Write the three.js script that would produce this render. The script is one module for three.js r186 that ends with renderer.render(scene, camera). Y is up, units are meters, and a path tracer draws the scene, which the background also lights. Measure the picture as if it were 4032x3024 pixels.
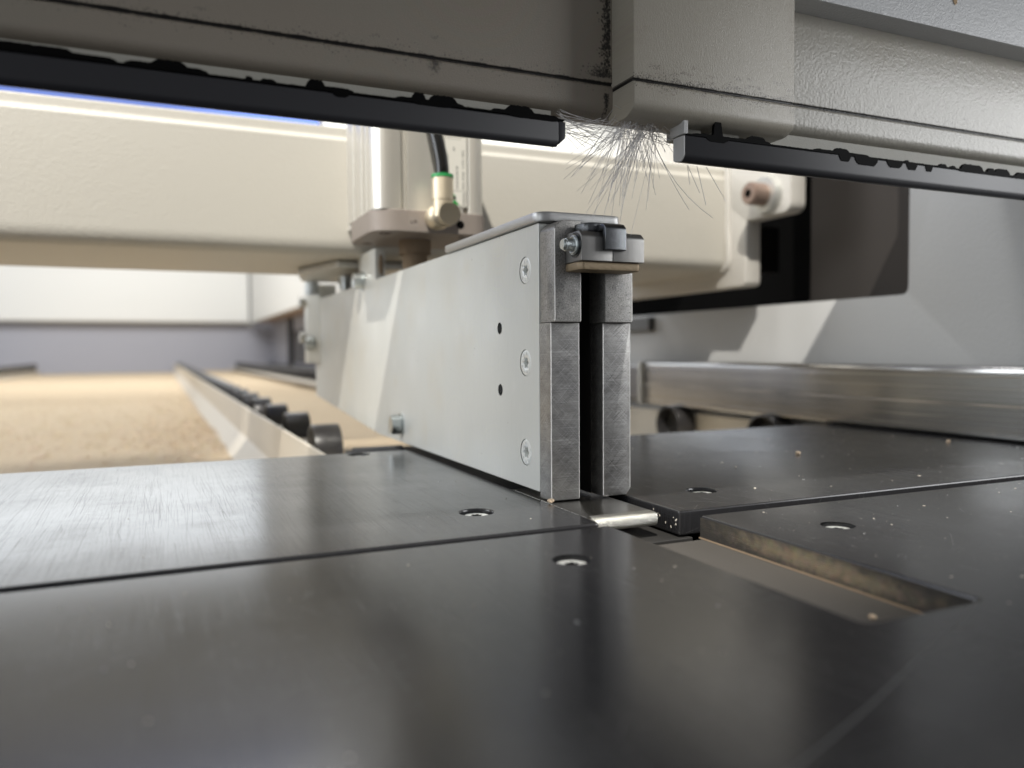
import * as THREE from 'three';
import { mergeGeometries, toCreasedNormals } from 'three/addons/utils/BufferGeometryUtils.js';
import { RoundedBoxGeometry } from 'three/addons/geometries/RoundedBoxGeometry.js';
import { ImprovedNoise } from 'three/addons/math/ImprovedNoise.js';
import { RectAreaLightUniformsLib } from 'three/addons/lights/RectAreaLightUniformsLib.js';

// ---------------------------------------------------------------- camera, light, exposure
const U = 0.000776;                       // the drawing unit of the plan in metres
const scene = new THREE.Scene();
const camera = new THREE.PerspectiveCamera(51.856, 4 / 3, 0.01, 30);
camera.position.set(0, 78 * U, 0);
camera.rotation.set(-0.040538, -0.419196, -0.006961, 'YXZ');
camera.focus = 413 * U;
camera.userData.fStop = 7.4;
const renderer = new THREE.WebGLRenderer({ antialias: true });
renderer.setSize(1024, 768);
renderer.toneMapping = THREE.LinearToneMapping;
renderer.toneMappingExposure = 1;
renderer.shadowMap.enabled = true;
scene.background = new THREE.Color().setRGB(0.27, 0.275, 0.29);
RectAreaLightUniformsLib.init();
function area(name, x, y, z, tx, ty, tz, w, h, color, power) {
  const l = new THREE.RectAreaLight(color, power, w * U, h * U);
  l.position.set(x * U, y * U, z * U); l.lookAt(tx * U, ty * U, tz * U); l.name = name; scene.add(l); return l;
}
area('daylight_from_left', -1500, 900, -900, 150, 60, -760, 1500, 1100, new THREE.Color(0.94, 0.975, 1.0), 6.4);
area('daylight_from_left_front', -1250, 260, 160, 230, 130, -345, 620, 400, new THREE.Color(0.92, 0.96, 1.0), 4.2);
area('daylight_from_right', 1250, 420, 120, 620, 200, -345, 700, 600, new THREE.Color(0.97, 0.985, 1.0), 7.5)
area('added_light_behind_beam', -600, 640, -3200, -600, 500, 0, 1900, 500, new THREE.Color(0.88, 0.94, 1.0), 2.2);;  // added light in mid air, hidden by the beam, brightens the table reflection
area('tube_light_over_tray', 250, 2400, -900, 250, 0, -900, 2600, 300, new THREE.Color(1.0, 0.975, 0.94), 14);
area('light_over_far_bay', -200, 2600, -4700, 100, 0, -5600, 3600, 1500, new THREE.Color(1, 0.99, 0.975), 9.5);
{
  const s = new THREE.SpotLight(new THREE.Color(1, 0.95, 0.86), 32, 0, 0.17, 0.15, 2);   // hall lamp shining in over the pressure beam
  s.position.set(-800 * U, 2750 * U, 1230 * U); s.target.position.set(400 * U, 100 * U, -760 * U);
  s.castShadow = true; s.shadow.radius = 0.8; s.name = 'hall_lamp'; scene.add(s, s.target);
}

// ---------------------------------------------------------------- helpers
let seed = 7;
const rnd = () => { seed = (seed * 1664525 + 1013904223) % 4294967296; return seed / 4294967296; };
const rr = (a, b) => a + (b - a) * rnd();
const gauss = () => (rnd() + rnd() + rnd() + rnd() - 2);
const noise = new ImprovedNoise();
const fbm = (x, y, z = 0, o = 4) => { let s = 0, a = 0.5; for (let i = 0; i < o; i++) { s += a * noise.noise(x, y, z + i * 7.3); x *= 2.03; y *= 2.03; a *= 0.5; } return s; };
const names = {};
function numbered(n) { const k = names[n] = (names[n] ?? -1) + 1; return k ? n + '_' + String(k).padStart(3, '0') : n; }
function thing(name, label, category, base = [0, 0, 0], group) {
  const o = new THREE.Group(); o.name = numbered(name); o.position.set(base[0] * U, base[1] * U, base[2] * U);
  o.userData = { label, category }; if (group) o.userData.group = group;
  o.userData.base = undefined; delete o.userData.base; bases.set(o, base); scene.add(o); return o;
}
const bases = new Map();
function clean(g) {
  if (g.index) g = g.toNonIndexed();
  for (const k of Object.keys(g.attributes)) if (!['position', 'normal', 'uv'].includes(k)) g.deleteAttribute(k);
  g.morphAttributes = {}; g.clearGroups(); return g;
}
function boxuv(g, s = 100, flip = false) {          // uv in plan units / s by the side a face looks to
  g = clean(g); const p = g.attributes.position, n = g.attributes.normal, uv = new Float32Array(p.count * 2);
  for (let t = 0; t < p.count; t += 3) {
    let ax = 0, ay = 0, az = 0;
    for (let i = t; i < t + 3; i++) { ax += Math.abs(n.getX(i)); ay += Math.abs(n.getY(i)); az += Math.abs(n.getZ(i)); }
    for (let i = t; i < t + 3; i++) {
      const x = p.getX(i), y = p.getY(i), z = p.getZ(i);
      let u, v; if (ay >= ax && ay >= az) { u = x; v = -z; } else if (ax >= az) { u = z; v = y; } else { u = x; v = y; }
      uv[2 * i] = (flip ? v : u) / s; uv[2 * i + 1] = (flip ? u : v) / s;
    }
  }
  g.setAttribute('uv', new THREE.BufferAttribute(uv, 2)); return g;
}
function planar(g, f) { g = clean(g); const p = g.attributes.position, uv = new Float32Array(p.count * 2); for (let i = 0; i < p.count; i++) { const a = f(p.getX(i), p.getY(i), p.getZ(i)); uv[2 * i] = a[0]; uv[2 * i + 1] = a[1]; } g.setAttribute('uv', new THREE.BufferAttribute(uv, 2)); return g; }
function part(name, geoms, mat, parent, opt = {}) {
  const list = (Array.isArray(geoms) ? geoms : [geoms]).map((g) => (opt.keepuv ? clean(g) : boxuv(g, opt.s ?? 100, opt.flip)));
  const g = list.length > 1 ? mergeGeometries(list) : list[0];
  let b = [0, 0, 0], q = parent; while (q && q !== scene) { const c = bases.get(q); if (c) { b = c; break; } q = q.parent; }
  if (!bases.has(parent) && parent && parent !== scene) b = bases.get(parent.userData.root ?? parent.parent) ?? b;
  g.translate(-b[0], -b[1], -b[2]); g.scale(U, U, U);
  const m = new THREE.Mesh(g, mat); m.name = name; m.castShadow = m.receiveShadow = true;
  (parent ?? scene).add(m); return m;
}
function single(name, label, category, geoms, mat, base, opt = {}) {       // a thing that is one mesh
  const list = (Array.isArray(geoms) ? geoms : [geoms]).map((g) => (opt.keepuv ? clean(g) : boxuv(g, opt.s ?? 100, opt.flip)));
  const g = list.length > 1 ? mergeGeometries(list) : list[0];
  g.translate(-base[0], -base[1], -base[2]); g.scale(U, U, U);
  const m = new THREE.Mesh(g, mat); m.name = numbered(name); m.position.set(base[0] * U, base[1] * U, base[2] * U);
  m.castShadow = m.receiveShadow = true; m.userData = { label, category };
  if (opt.group) m.userData.group = opt.group; if (opt.kind) m.userData.kind = opt.kind;
  bases.set(m, base); scene.add(m); return m;
}
const box = (x0, x1, y0, y1, z0, z1) => new THREE.BoxGeometry(Math.abs(x1 - x0), Math.abs(y1 - y0), Math.abs(z1 - z0)).translate((x0 + x1) / 2, (y0 + y1) / 2, (z0 + z1) / 2);
const rbox = (x0, x1, y0, y1, z0, z1, r = 1, seg = 2) => new RoundedBoxGeometry(Math.abs(x1 - x0), Math.abs(y1 - y0), Math.abs(z1 - z0), seg, r).translate((x0 + x1) / 2, (y0 + y1) / 2, (z0 + z1) / 2);
function shape(pts, r = 0) {                                   // polygon, corners rounded by r or by a third number of the point
  const s = new THREE.Shape(), n = pts.length;
  pts.forEach((p, i) => {
    const a = pts[(i + n - 1) % n], b = pts[(i + 1) % n], q = p[2] ?? r;
    const da = Math.hypot(a[0] - p[0], a[1] - p[1]), db = Math.hypot(b[0] - p[0], b[1] - p[1]), k = Math.min(q, da / 2.01, db / 2.01);
    const A = [p[0] + (a[0] - p[0]) / da * k, p[1] + (a[1] - p[1]) / da * k], B = [p[0] + (b[0] - p[0]) / db * k, p[1] + (b[1] - p[1]) / db * k];
    if (i) s.lineTo(A[0], A[1]); else s.moveTo(A[0], A[1]);
    if (k > 0) s.quadraticCurveTo(p[0], p[1], B[0], B[1]);
  });
  s.closePath(); return s;
}
const circlePath = (x, y, r) => { const p = new THREE.Path(); p.absarc(x, y, r, 0, Math.PI * 2, true); return p; };
function ext(s, depth, bevel = 0, seg = 8) {
  return new THREE.ExtrudeGeometry(s, { depth: depth - 2 * bevel, bevelEnabled: bevel > 0, bevelThickness: bevel, bevelSize: bevel, bevelOffset: -bevel, bevelSegments: 2, curveSegments: seg }).translate(0, 0, bevel);
}
const M4 = (x, y, z) => new THREE.Matrix4().makeBasis(x, y, z);
const V = (x, y, z) => new THREE.Vector3(x, y, z);
// shape drawn in (z, y), pulled along x from x0 to x1
function alongX(pts, x0, x1, r = 0, bevel = 0, holes = [], crease = 0.5) {
  const s = pts instanceof THREE.Shape ? pts : shape(pts.map((p) => [-p[0], p[1], p[2]]), r); for (const h of holes) s.holes.push(circlePath(-h[0], h[1], h[2]));
  const g = ext(s, x1 - x0, bevel, 10); g.applyMatrix4(M4(V(0, 0, -1), V(0, 1, 0), V(1, 0, 0))); g.translate(x0, 0, 0);
  return toCreasedNormals(clean(g), crease);
}
// shape drawn in (x, z), pulled up from y0 to y1
function alongY(pts, y0, y1, r = 0, bevel = 0, holes = [], crease = 0.5) {
  const s = pts instanceof THREE.Shape ? pts : shape(pts.map((p) => [p[0], -p[1], p[2]]), r); for (const h of holes) s.holes.push(circlePath(h[0], -h[1], h[2]));
  const g = ext(s, y1 - y0, bevel, 12); g.rotateX(-Math.PI / 2); g.translate(0, y0, 0);
  return toCreasedNormals(clean(g), crease);
}
// shape drawn in (x, y), pulled along z from z0 (far) to z1
function alongZ(pts, z0, z1, r = 0, bevel = 0, holes = [], crease = 0.5) {
  const s = pts instanceof THREE.Shape ? pts : shape(pts, r); for (const h of holes) s.holes.push(circlePath(h[0], h[1], h[2]));
  const g = ext(s, z1 - z0, bevel, 10); g.translate(0, 0, z0);
  return toCreasedNormals(clean(g), crease);
}
const cyl = (r0, r1, h, seg = 24, open = false) => new THREE.CylinderGeometry(r0, r1, h, seg, 1, open);
const cylX = (r, x0, x1, y, z, seg = 24, r2 = r) => cyl(r2, r, x1 - x0, seg).rotateZ(-Math.PI / 2).translate((x0 + x1) / 2, y, z);
const cylY = (r, y0, y1, x, z, seg = 24, r2 = r) => cyl(r2, r, y1 - y0, seg).translate(x, (y0 + y1) / 2, z);
const cylZ = (r, z0, z1, x, y, seg = 24, r2 = r) => cyl(r2, r, z1 - z0, seg).rotateX(Math.PI / 2).translate(x, y, (z0 + z1) / 2);

// ---------------------------------------------------------------- textures
function canvas(w, h) { const c = document.createElement('canvas'); c.width = w; c.height = h; return [c, c.getContext('2d')]; }
function ctex(c, srgb, rx = 1, ry = 1) {
  const t = new THREE.CanvasTexture(c); t.wrapS = t.wrapT = THREE.RepeatWrapping; t.repeat.set(rx, ry); if (srgb) t.colorSpace = THREE.SRGBColorSpace; return t;
}
function dtex(n, f, srgb = false) {
  const d = new Uint8Array(n * n * 4);
  for (let j = 0; j < n; j++) for (let i = 0; i < n; i++) { const v = f(i / n, j / n), k = 4 * (j * n + i); if (Array.isArray(v)) { d[k] = v[0]; d[k + 1] = v[1]; d[k + 2] = v[2]; } else d[k] = d[k + 1] = d[k + 2] = Math.max(0, Math.min(255, v)); d[k + 3] = 255; }
  const t = new THREE.DataTexture(d, n, n); t.wrapS = t.wrapT = THREE.RepeatWrapping; t.magFilter = t.minFilter = THREE.LinearFilter; if (srgb) t.colorSpace = THREE.SRGBColorSpace; t.needsUpdate = true; return t;
}
const lin = (r, g, b) => new THREE.Color().setRGB(r, g, b);
const std = (o) => new THREE.MeshStandardMaterial(o);
// value noise that wraps, for tiles
function tileNoise(n, cells) {
  const g = Array.from({ length: cells * cells }, rnd), a = new Float32Array(n * n), sm = (t) => t * t * (3 - 2 * t);
  for (let j = 0; j < n; j++) for (let i = 0; i < n; i++) {
    const x = i / n * cells, y = j / n * cells, x0 = Math.floor(x), y0 = Math.floor(y), fx = sm(x - x0), fy = sm(y - y0), q = (a1, b1) => g[(b1 % cells) * cells + a1 % cells];
    a[j * n + i] = (q(x0, y0) * (1 - fx) + q(x0 + 1, y0) * fx) * (1 - fy) + (q(x0, y0 + 1) * (1 - fx) + q(x0 + 1, y0 + 1) * fx) * fy;
  }
  return a;
}
const N512 = [8, 32, 90, 200].map((c) => tileNoise(512, c));
const mixN = (w) => dtex(512, (u, v) => { const k = Math.floor(v * 512) * 512 + Math.floor(u * 512); let s = 0, t = 0; w.forEach((a, i) => { s += a * N512[i][k]; t += a; }); return 255 * s / t; });
const peel = mixN([0.1, 0.5, 1, 0.3]);                  // powder coat orange peel
const grainTex = mixN([0.6, 0.6, 1, 1]);
const softTex = mixN([1, 0.5, 0.2, 0.1]);
const rep = (t, x, y = x) => { const c = t.clone(); c.repeat.set(x, y); c.needsUpdate = true; return c; };

// paint of the machine: greenish grey-cream powder coat
function paint(r, g, b, rough = 0.5, bump = 0.00025, k = 4) {
  return std({ color: lin(r, g, b), roughness: rough, bumpMap: rep(peel, k), bumpScale: bump, roughnessMap: null });
}
const mCream = paint(0.50, 0.48, 0.43, 0.42, 0.00022, 1.2);
const mCreamRough = paint(0.54, 0.52, 0.48, 0.55, 0.0004, 2);
const mFrame = paint(0.46, 0.465, 0.465, 0.45, 0.00022, 1.4);
const mWhite = paint(0.8, 0.81, 0.79, 0.5, 0.0002, 0.5);
const mLav = paint(0.39, 0.40, 0.455, 0.6, 0.0002, 0.5);
const mBlack = new THREE.MeshPhysicalMaterial({ color: lin(0.005, 0.005, 0.005), roughness: 0.5, specularIntensity: 0.25 });
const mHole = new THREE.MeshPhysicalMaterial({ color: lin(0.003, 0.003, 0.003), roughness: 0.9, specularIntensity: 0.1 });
const mZinc = std({ color: lin(0.62, 0.66, 0.66), metalness: 1, roughness: 0.28, bumpMap: rep(grainTex, 6), bumpScale: 0.00004 });
const mZincDull = std({ color: lin(0.6, 0.6, 0.57), metalness: 0.8, roughness: 0.45 });
const mDust = std({ color: lin(0.30, 0.22, 0.145), roughness: 1, bumpMap: rep(grainTex, 8), bumpScale: 0.0006 });

// dark table plastic with fine scratches (tile 620 units)
function tableMaps(sd, arc) {
  seed = sd; const n = 2048, [c, g] = canvas(n, n), [d, h] = canvas(n, n);
  g.fillStyle = 'rgb(41,41,43)'; g.fillRect(0, 0, n, n); h.fillStyle = 'rgb(46,46,46)'; h.fillRect(0, 0, n, n);
  for (let i = 0; i < 260; i++) {                        // cloudy wear, where hands and boards rubbed
    const x = rr(0, n), y = rr(0, n), r = rr(40, 260), a = rr(0.02, 0.08), l = rnd() < 0.5 ? 150 : 40;
    const q = h.createRadialGradient(x, y, 0, x, y, r); q.addColorStop(0, `rgba(${l},${l},${l},${a})`); q.addColorStop(1, `rgba(${l},${l},${l},0)`); h.fillStyle = q; h.fillRect(x - r, y - r, 2 * r, 2 * r);
  }
  const line = (x, y, len, ang, w, a, l) => {
    for (const [q, k, al] of [[g, l, a * 1.1], [h, 255 - l * 0.2, a * 0.45]]) { q.strokeStyle = `rgba(${k},${k},${k},${al})`; q.lineWidth = w; q.beginPath(); q.moveTo(x, y); q.lineTo(x + Math.cos(ang) * len, y + Math.sin(ang) * len); q.stroke(); }
  };
  for (let i = 0; i < 5200; i++) line(rr(-100, n), rr(-100, n), rr(60, 800) * rnd(), Math.PI / 2 + gauss() * 0.05, rr(0.6, 1.5), rr(0.03, 0.2), rnd() < 0.62 ? 100 : 14);
  for (let i = 0; i < 2200; i++) line(rr(-100, n), rr(-100, n), rr(60, 600) * rnd(), gauss() * 0.05, rr(0.6, 1.4), rr(0.03, 0.18), rnd() < 0.62 ? 95 : 14);
  for (let i = 0; i < 420; i++) line(rr(0, n), rr(0, n), rr(20, 260) * rnd(), rr(0, 6.3), rr(0.6, 1.6), rr(0.08, 0.35), 120);
  for (let i = 0; i < 1600; i++) { const k = rr(70, 130); g.fillStyle = `rgba(${k},${k},${k * 0.96},${rr(0.1, 0.5)})`; g.fillRect(rr(0, n), rr(0, n), rr(1, 2.4), rr(1, 2.4)); }
  if (arc) arc(g, h, n);
  return [ctex(c, true), ctex(d, false)];
}
const tm1 = tableMaps(11), tm2 = tableMaps(29, (g, h, n) => {
  for (const [q, a] of [[g, 0.35], [h, 0.6]]) { q.strokeStyle = `rgba(150,150,146,${a})`; q.lineWidth = 7; q.beginPath(); q.arc(0.16 * n, 0.86 * n, 0.26 * n, -1.2, 0.9); q.stroke(); }
});
const tableMat = (m) => new THREE.MeshPhysicalMaterial({ map: m[0], roughnessMap: m[1], roughness: 1, bumpMap: m[1], bumpScale: -0.000003, specularIntensity: 0.9 });
const mTableL = tableMat(tm1), mTableF = tableMat(tm2);
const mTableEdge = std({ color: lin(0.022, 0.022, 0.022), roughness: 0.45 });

// machined steel: scratched (lower) and speckled (upper)
function steelMap(kind, sd) {
  seed = sd; const n = 1024, [c, g] = canvas(n, n), [d, h] = canvas(n, n);
  const b = kind === 'speckle' ? 158 : 164; g.fillStyle = `rgb(${b},${b - 2},${b - 6})`; g.fillRect(0, 0, n, n); h.fillStyle = 'rgb(88,88,88)'; h.fillRect(0, 0, n, n);
  for (let i = 0; i < 160; i++) { const x = rr(0, n), y = rr(0, n), r = rr(40, 170), l = rnd() < 0.5 ? 175 : 70; const q = g.createRadialGradient(x, y, 0, x, y, r); q.addColorStop(0, `rgba(${l},${l},${l},0.13)`); q.addColorStop(1, `rgba(${l},${l},${l},0)`); g.fillStyle = q; g.fillRect(x - r, y - r, 2 * r, 2 * r); }
  if (kind === 'speckle') {
    for (let i = 0; i < 8000; i++) { const l = rnd() < 0.55 ? rr(40, 90) : rr(160, 235); g.strokeStyle = `rgba(${l},${l * 0.98},${l * 0.95},${rr(0.15, 0.6)})`; g.lineWidth = rr(2, 7); const x = rr(0, n), y = rr(0, n), a = rr(0, 6.3), k = rr(3, 18); g.beginPath(); g.moveTo(x, y); g.lineTo(x + Math.cos(a) * k, y + Math.sin(a) * k); g.stroke(); }
  } else {
    for (let i = 0; i < 3200; i++) {
      const a = rnd() < 0.45 ? -0.75 + gauss() * 0.16 : rnd() < 0.5 ? 0.72 + gauss() * 0.16 : gauss() * 0.07, l = rnd() < 0.4 ? rr(60, 100) : rr(200, 255), k = rr(60, 420), x = rr(-60, n), y = rr(-60, n), w = rr(0.8, 2.6), al = 0.05 + 0.5 * Math.pow(rnd(), 2.5);
      for (const [q, e] of [[g, l], [h, l * 0.7]]) { q.strokeStyle = `rgba(${e},${e},${e},${al})`; q.lineWidth = w; q.beginPath(); q.moveTo(x, y); q.quadraticCurveTo(x + Math.cos(a) * k / 2 + rr(-6, 6), y + Math.sin(a) * k / 2, x + Math.cos(a) * k, y + Math.sin(a) * k + rr(-8, 8)); q.stroke(); }
    }
    for (let i = 0; i < 6; i++) { const y = rr(0, n); g.fillStyle = 'rgba(210,210,205,0.2)'; g.fillRect(0, y, n, 2.5); }
  }
  return [ctex(c, true), ctex(d, false)];
}
const st1 = steelMap('scratch', 3), st2 = steelMap('speckle', 5);
const mJaw = std({ map: st1[0], roughnessMap: st1[1], roughness: 1, metalness: 0.85, bumpMap: st1[0], bumpScale: 0.000003 });
const mJawUp = std({ map: st2[0], roughness: 0.5, metalness: 0.8, bumpMap: st2[0], bumpScale: 0.00002 });
const brushed = dtex(512, (u, v) => { const k = Math.floor(u * 512); return 128 + 70 * (N512[3][k] + N512[2][k + 512 * 7] - 1) + 40 * (N512[3][Math.floor(v * 60) * 512 + k] - 0.5); });
const mBlock = std({ color: lin(0.24, 0.235, 0.225), metalness: 0.9, roughness: 0.45, bumpMap: rep(brushed, 3), bumpScale: 0.00006 });
const mDarkSteel = std({ color: lin(0.12, 0.125, 0.13), metalness: 1, roughness: 0.24, bumpMap: rep(grainTex, 6), bumpScale: 0.00005 });
const alu = (() => { seed = 41; const n = 1024, [c, g] = canvas(n, n); g.fillStyle = 'rgb(214,215,210)'; g.fillRect(0, 0, n, n);
  for (let i = 0; i < 90; i++) { const x = rr(0, n), y = rr(0, n), r = rr(20, 140), w = rnd() < 0.4; const q = g.createRadialGradient(x, y, 0, x, y, r); q.addColorStop(0, w ? 'rgba(205,192,165,0.16)' : 'rgba(235,236,234,0.2)'); q.addColorStop(1, 'rgba(220,220,215,0)'); g.fillStyle = q; g.fillRect(x - r, y - r, 2 * r, 2 * r); }
  for (let i = 0; i < 1500; i++) { g.fillStyle = `rgba(${rnd() < 0.5 ? '240,240,238' : '190,190,186'},${rr(0.05, 0.2)})`; g.fillRect(rr(0, n), rr(0, n), rr(1, 2), rr(6, 60)); }
  for (let i = 0; i < 40; i++) { g.fillStyle = `rgba(110,100,85,${rr(0.15, 0.5)})`; g.beginPath(); g.arc(rr(0, n), rr(0, n), rr(0.6, 2), 0, 7); g.fill(); }
  return ctex(c, true); })();
const mAlu = std({ map: rep(alu, 0.35), metalness: 0.25, roughness: 0.42, bumpMap: rep(grainTex, 5), bumpScale: 0.00003 });
const mAluEdge = std({ color: lin(0.5, 0.5, 0.49), metalness: 0.9, roughness: 0.42, bumpMap: rep(grainTex, 6), bumpScale: 0.00006 });
const mCyl = std({ color: lin(0.6, 0.58, 0.53), metalness: 0.55, roughness: 0.36, bumpMap: rep(grainTex, 3), bumpScale: 0.00003 });
const mCap = std({ color: lin(0.27, 0.235, 0.21), metalness: 0.25, roughness: 0.55, bumpMap: rep(grainTex, 5), bumpScale: 0.00012 });
const mNickel = std({ color: lin(0.66, 0.58, 0.44), metalness: 0.75, roughness: 0.42, bumpMap: rep(grainTex, 9), bumpScale: 0.00006 });

// ---------------------------------------------------------------- the setting: dusty tray, far wall
{
  seed = 77; const n = 1024, [c, g] = canvas(n, n); g.fillStyle = 'rgb(208,190,162)'; g.fillRect(0, 0, n, n);
  for (let i = 0; i < 26000; i++) { const t = rnd(); g.fillStyle = t < 0.4 ? `rgba(236,208,164,${rr(0.2, 0.7)})` : t < 0.7 ? `rgba(222,180,136,${rr(0.1, 0.5)})` : t < 0.9 ? `rgba(160,132,104,${rr(0.1, 0.45)})` : 'rgba(120,92,66,0.35)'; g.fillRect(rr(0, n), rr(0, n), rr(1, 5), rr(1, 4)); }
  const mSaw = std({ map: ctex(c, true), roughness: 1, bumpMap: rep(grainTex, 3), bumpScale: 0.003 });
  const W = 2600, L = 7700, pl = new THREE.PlaneGeometry(W, L, 120, 260).rotateX(-Math.PI / 2); pl.translate(0, 0, -400 - L / 2);
  const p = pl.attributes.position;
  for (let i = 0; i < p.count; i++) { const x = p.getX(i), z = p.getZ(i), near = Math.exp(-Math.pow((z + 1900) / 700, 2)); let y = -92 + 9 * fbm(x / 260, z / 300) + 3.5 * fbm(x / 60, z / 60, 3) * (0.3 + near); if (x > 180) y += Math.min(10, (x - 180) * 0.25); p.setY(i, y); }
  pl.computeVertexNormals();
  const o = new THREE.Mesh(planar(pl, (x, y, z) => [x / 420, z / 420]).scale(U, U, U), mSaw); o.name = 'floor'; o.receiveShadow = true;
  o.userData = { label: 'pale sawdust covered floor of the tray behind the dark table', category: 'floor', kind: 'structure' }; scene.add(o);
  // chips
  const chipG = new THREE.BoxGeometry(5, 0.9, 2.6).scale(U, U, U), cm = std({ color: 0xffffff, roughness: 0.95 });
  const chips = new THREE.InstancedMesh(chipG, cm, 5200), m = new THREE.Matrix4(), e = new THREE.Euler(), q = new THREE.Quaternion();
  for (let i = 0; i < 5200; i++) {
    const t = rnd(), z = -1700 + gauss() * 380 - 1700 * t * t * t, x = rnd() < 0.35 ? 120 - Math.abs(gauss()) * 160 : rr(-1100, 120);
    e.set(gauss() * 0.25, rr(0, 6.3), gauss() * 0.25); q.setFromEuler(e); const s = rr(0.4, 1.5);
    m.compose(V(x * U, (-87 + 9 * fbm(x / 260, z / 300) + rr(-3, 1)) * U, z * U), q, V(s, s, s * rr(0.6, 1.3))); chips.setMatrixAt(i, m);
    const k = rr(0.7, 1.1); chips.setColorAt(i, lin(0.80 * k, 0.66 * k * rr(0.92, 1.05), 0.48 * k * rr(0.85, 1.1)));
  }
  chips.name = 'wood_chips'; chips.userData = { label: 'loose pale wood chips strewn over the sawdust left of the roller rail', category: 'wood chips', kind: 'stuff' }; scene.add(chips);
}
single('wall', 'blurred lavender grey end wall far behind the sawdust tray', 'wall', box(-3200, 2400, -130, 900, -8300, -8100), mLav, [0, -130, -8200], { s: 400, kind: 'structure' });
{
  const t = thing('bay_housing', 'white overhanging machine housing with underside tinted brown for light off the sawdust at the far end of the tray', 'housing', [815, 374, -8090]);
  part('front_panel', rbox(-3200, 800, 374, 1900, -8095, -7990, 20), mWhite, t, { s: 400 });
  part('side_panel', rbox(815, 840, 374, 1900, -8095, -1500, 8), mWhite, t, { s: 400 });
  part('underside', box(842, 1010, 376, 392, -8000, -1500), std({ color: lin(0.36, 0.27, 0.22), roughness: 0.8 }), t, { s: 400 });  // brown stands in for light bounced up from the sawdust
  part('corner_bolt', cylY(16, 340, 376, 800, -7960, 20), mZincDull, t);
}
{
  const t = thing('bay_side_wall', 'lavender side wall with a black post and a grid vent behind the clamp end', 'side wall', [1010, -90, -7000]);
  part('wall_sheet', box(1012, 1030, -90, 380, -8090, -1500), mLav, t, { s: 400 });
  part('post', box(990, 1012, -90, 376, -6860, -6700), mBlack, t);
  part('ledge', box(960, 1012, -60, -20, -8090, -1500), std({ color: lin(0.06, 0.06, 0.065), roughness: 0.6 }), t);
  const slat = std({ color: lin(0.16, 0.16, 0.17), roughness: 0.6 });
  for (let i = 0; i < 8; i++) part('vent_bar', box(1000, 1012, 10 + i * 34, 18 + i * 34, -6650, -5200), slat, t);
  for (let i = 0; i < 11; i++) part('vent_bar', box(998, 1010, 5, 262, -6600 + i * 130, -6560 + i * 130), slat, t);
  part('clip', box(985, 1012, 40, 150, -7900, -7820), mLav, t);
}

// ---------------------------------------------------------------- roller rails
function makeRail(xr, z0, zr, n, label, off = 32) {
  const t = thing('roller_rail', label, 'roller rail', [xr, -92, z0], 'roller rails running back through the sawdust tray');
  const m = std({ color: lin(0.68, 0.63, 0.54), roughness: 0.5, metalness: 0.15, bumpMap: rep(softTex, 3), bumpScale: 0.0004 });
  part('rail_sheet', alongZ([[xr, -8], [xr, -56], [xr - 22, -92], [xr + 50, -92], [xr + 50, -70], [xr + 4, -50], [xr + 4, -30], [xr + 46, -30], [xr + 46, -26], [xr + 3.5, -26], [xr + 3.5, -8]], -8000, z0), m, t);
  const ring = () => { const s = new THREE.Shape(); s.absarc(0, 0, 27, 0, Math.PI * 2); s.holes.push(circlePath(0, 0, 23.5)); return ext(s, 28, 0.9, 20).rotateY(Math.PI / 2).translate(-14, 0, 0); };
  const rm = std({ color: lin(0.028, 0.027, 0.028), roughness: 0.33 }), hub = std({ color: lin(0.03, 0.03, 0.03), roughness: 0.6 });
  const g = boxuv(toCreasedNormals(clean(ring()), 0.5)).scale(U, U, U), hg = boxuv(cylX(23.4, 2, 12, 0, 0, 20)).scale(U, U, U);
  for (let i = 0; i < n; i++) {
    const o = new THREE.Mesh(g, rm); o.name = 'roller'; o.castShadow = true; o.position.set(off * U, (-23 + 92) * U, (zr - i * 186 - z0) * U); t.add(o);
    const h2 = new THREE.Mesh(hg, hub); h2.name = 'hub'; o.add(h2);
  }
  return t;
}
makeRail(124, -625, -833, 38, 'sheet metal rail with black rollers running away left of the white clamp');
{ const r = makeRail(664, -640, -712, 38, 'sheet metal rail with black rollers under the end of the polished fence', -18);
  part('flange', box(596, 663.8, -58, -54, -8000, -640), std({ color: lin(0.6, 0.56, 0.49), roughness: 0.55 }), r); }
makeRail(-1010, -3400, -3560, 24, 'dark blurred roller rail at the far left edge of the tray');
single('steel_pin', 'small grey pin lying just behind the table edge beside the nearest black roller', 'pin', [cylX(7, 146, 188, -8, -655, 20), cylX(5, 140, 148, -8, -655, 16)], std({ color: lin(0.10, 0.10, 0.105), roughness: 0.4, metalness: 0.5 }), [146, -15, -655]);

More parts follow.
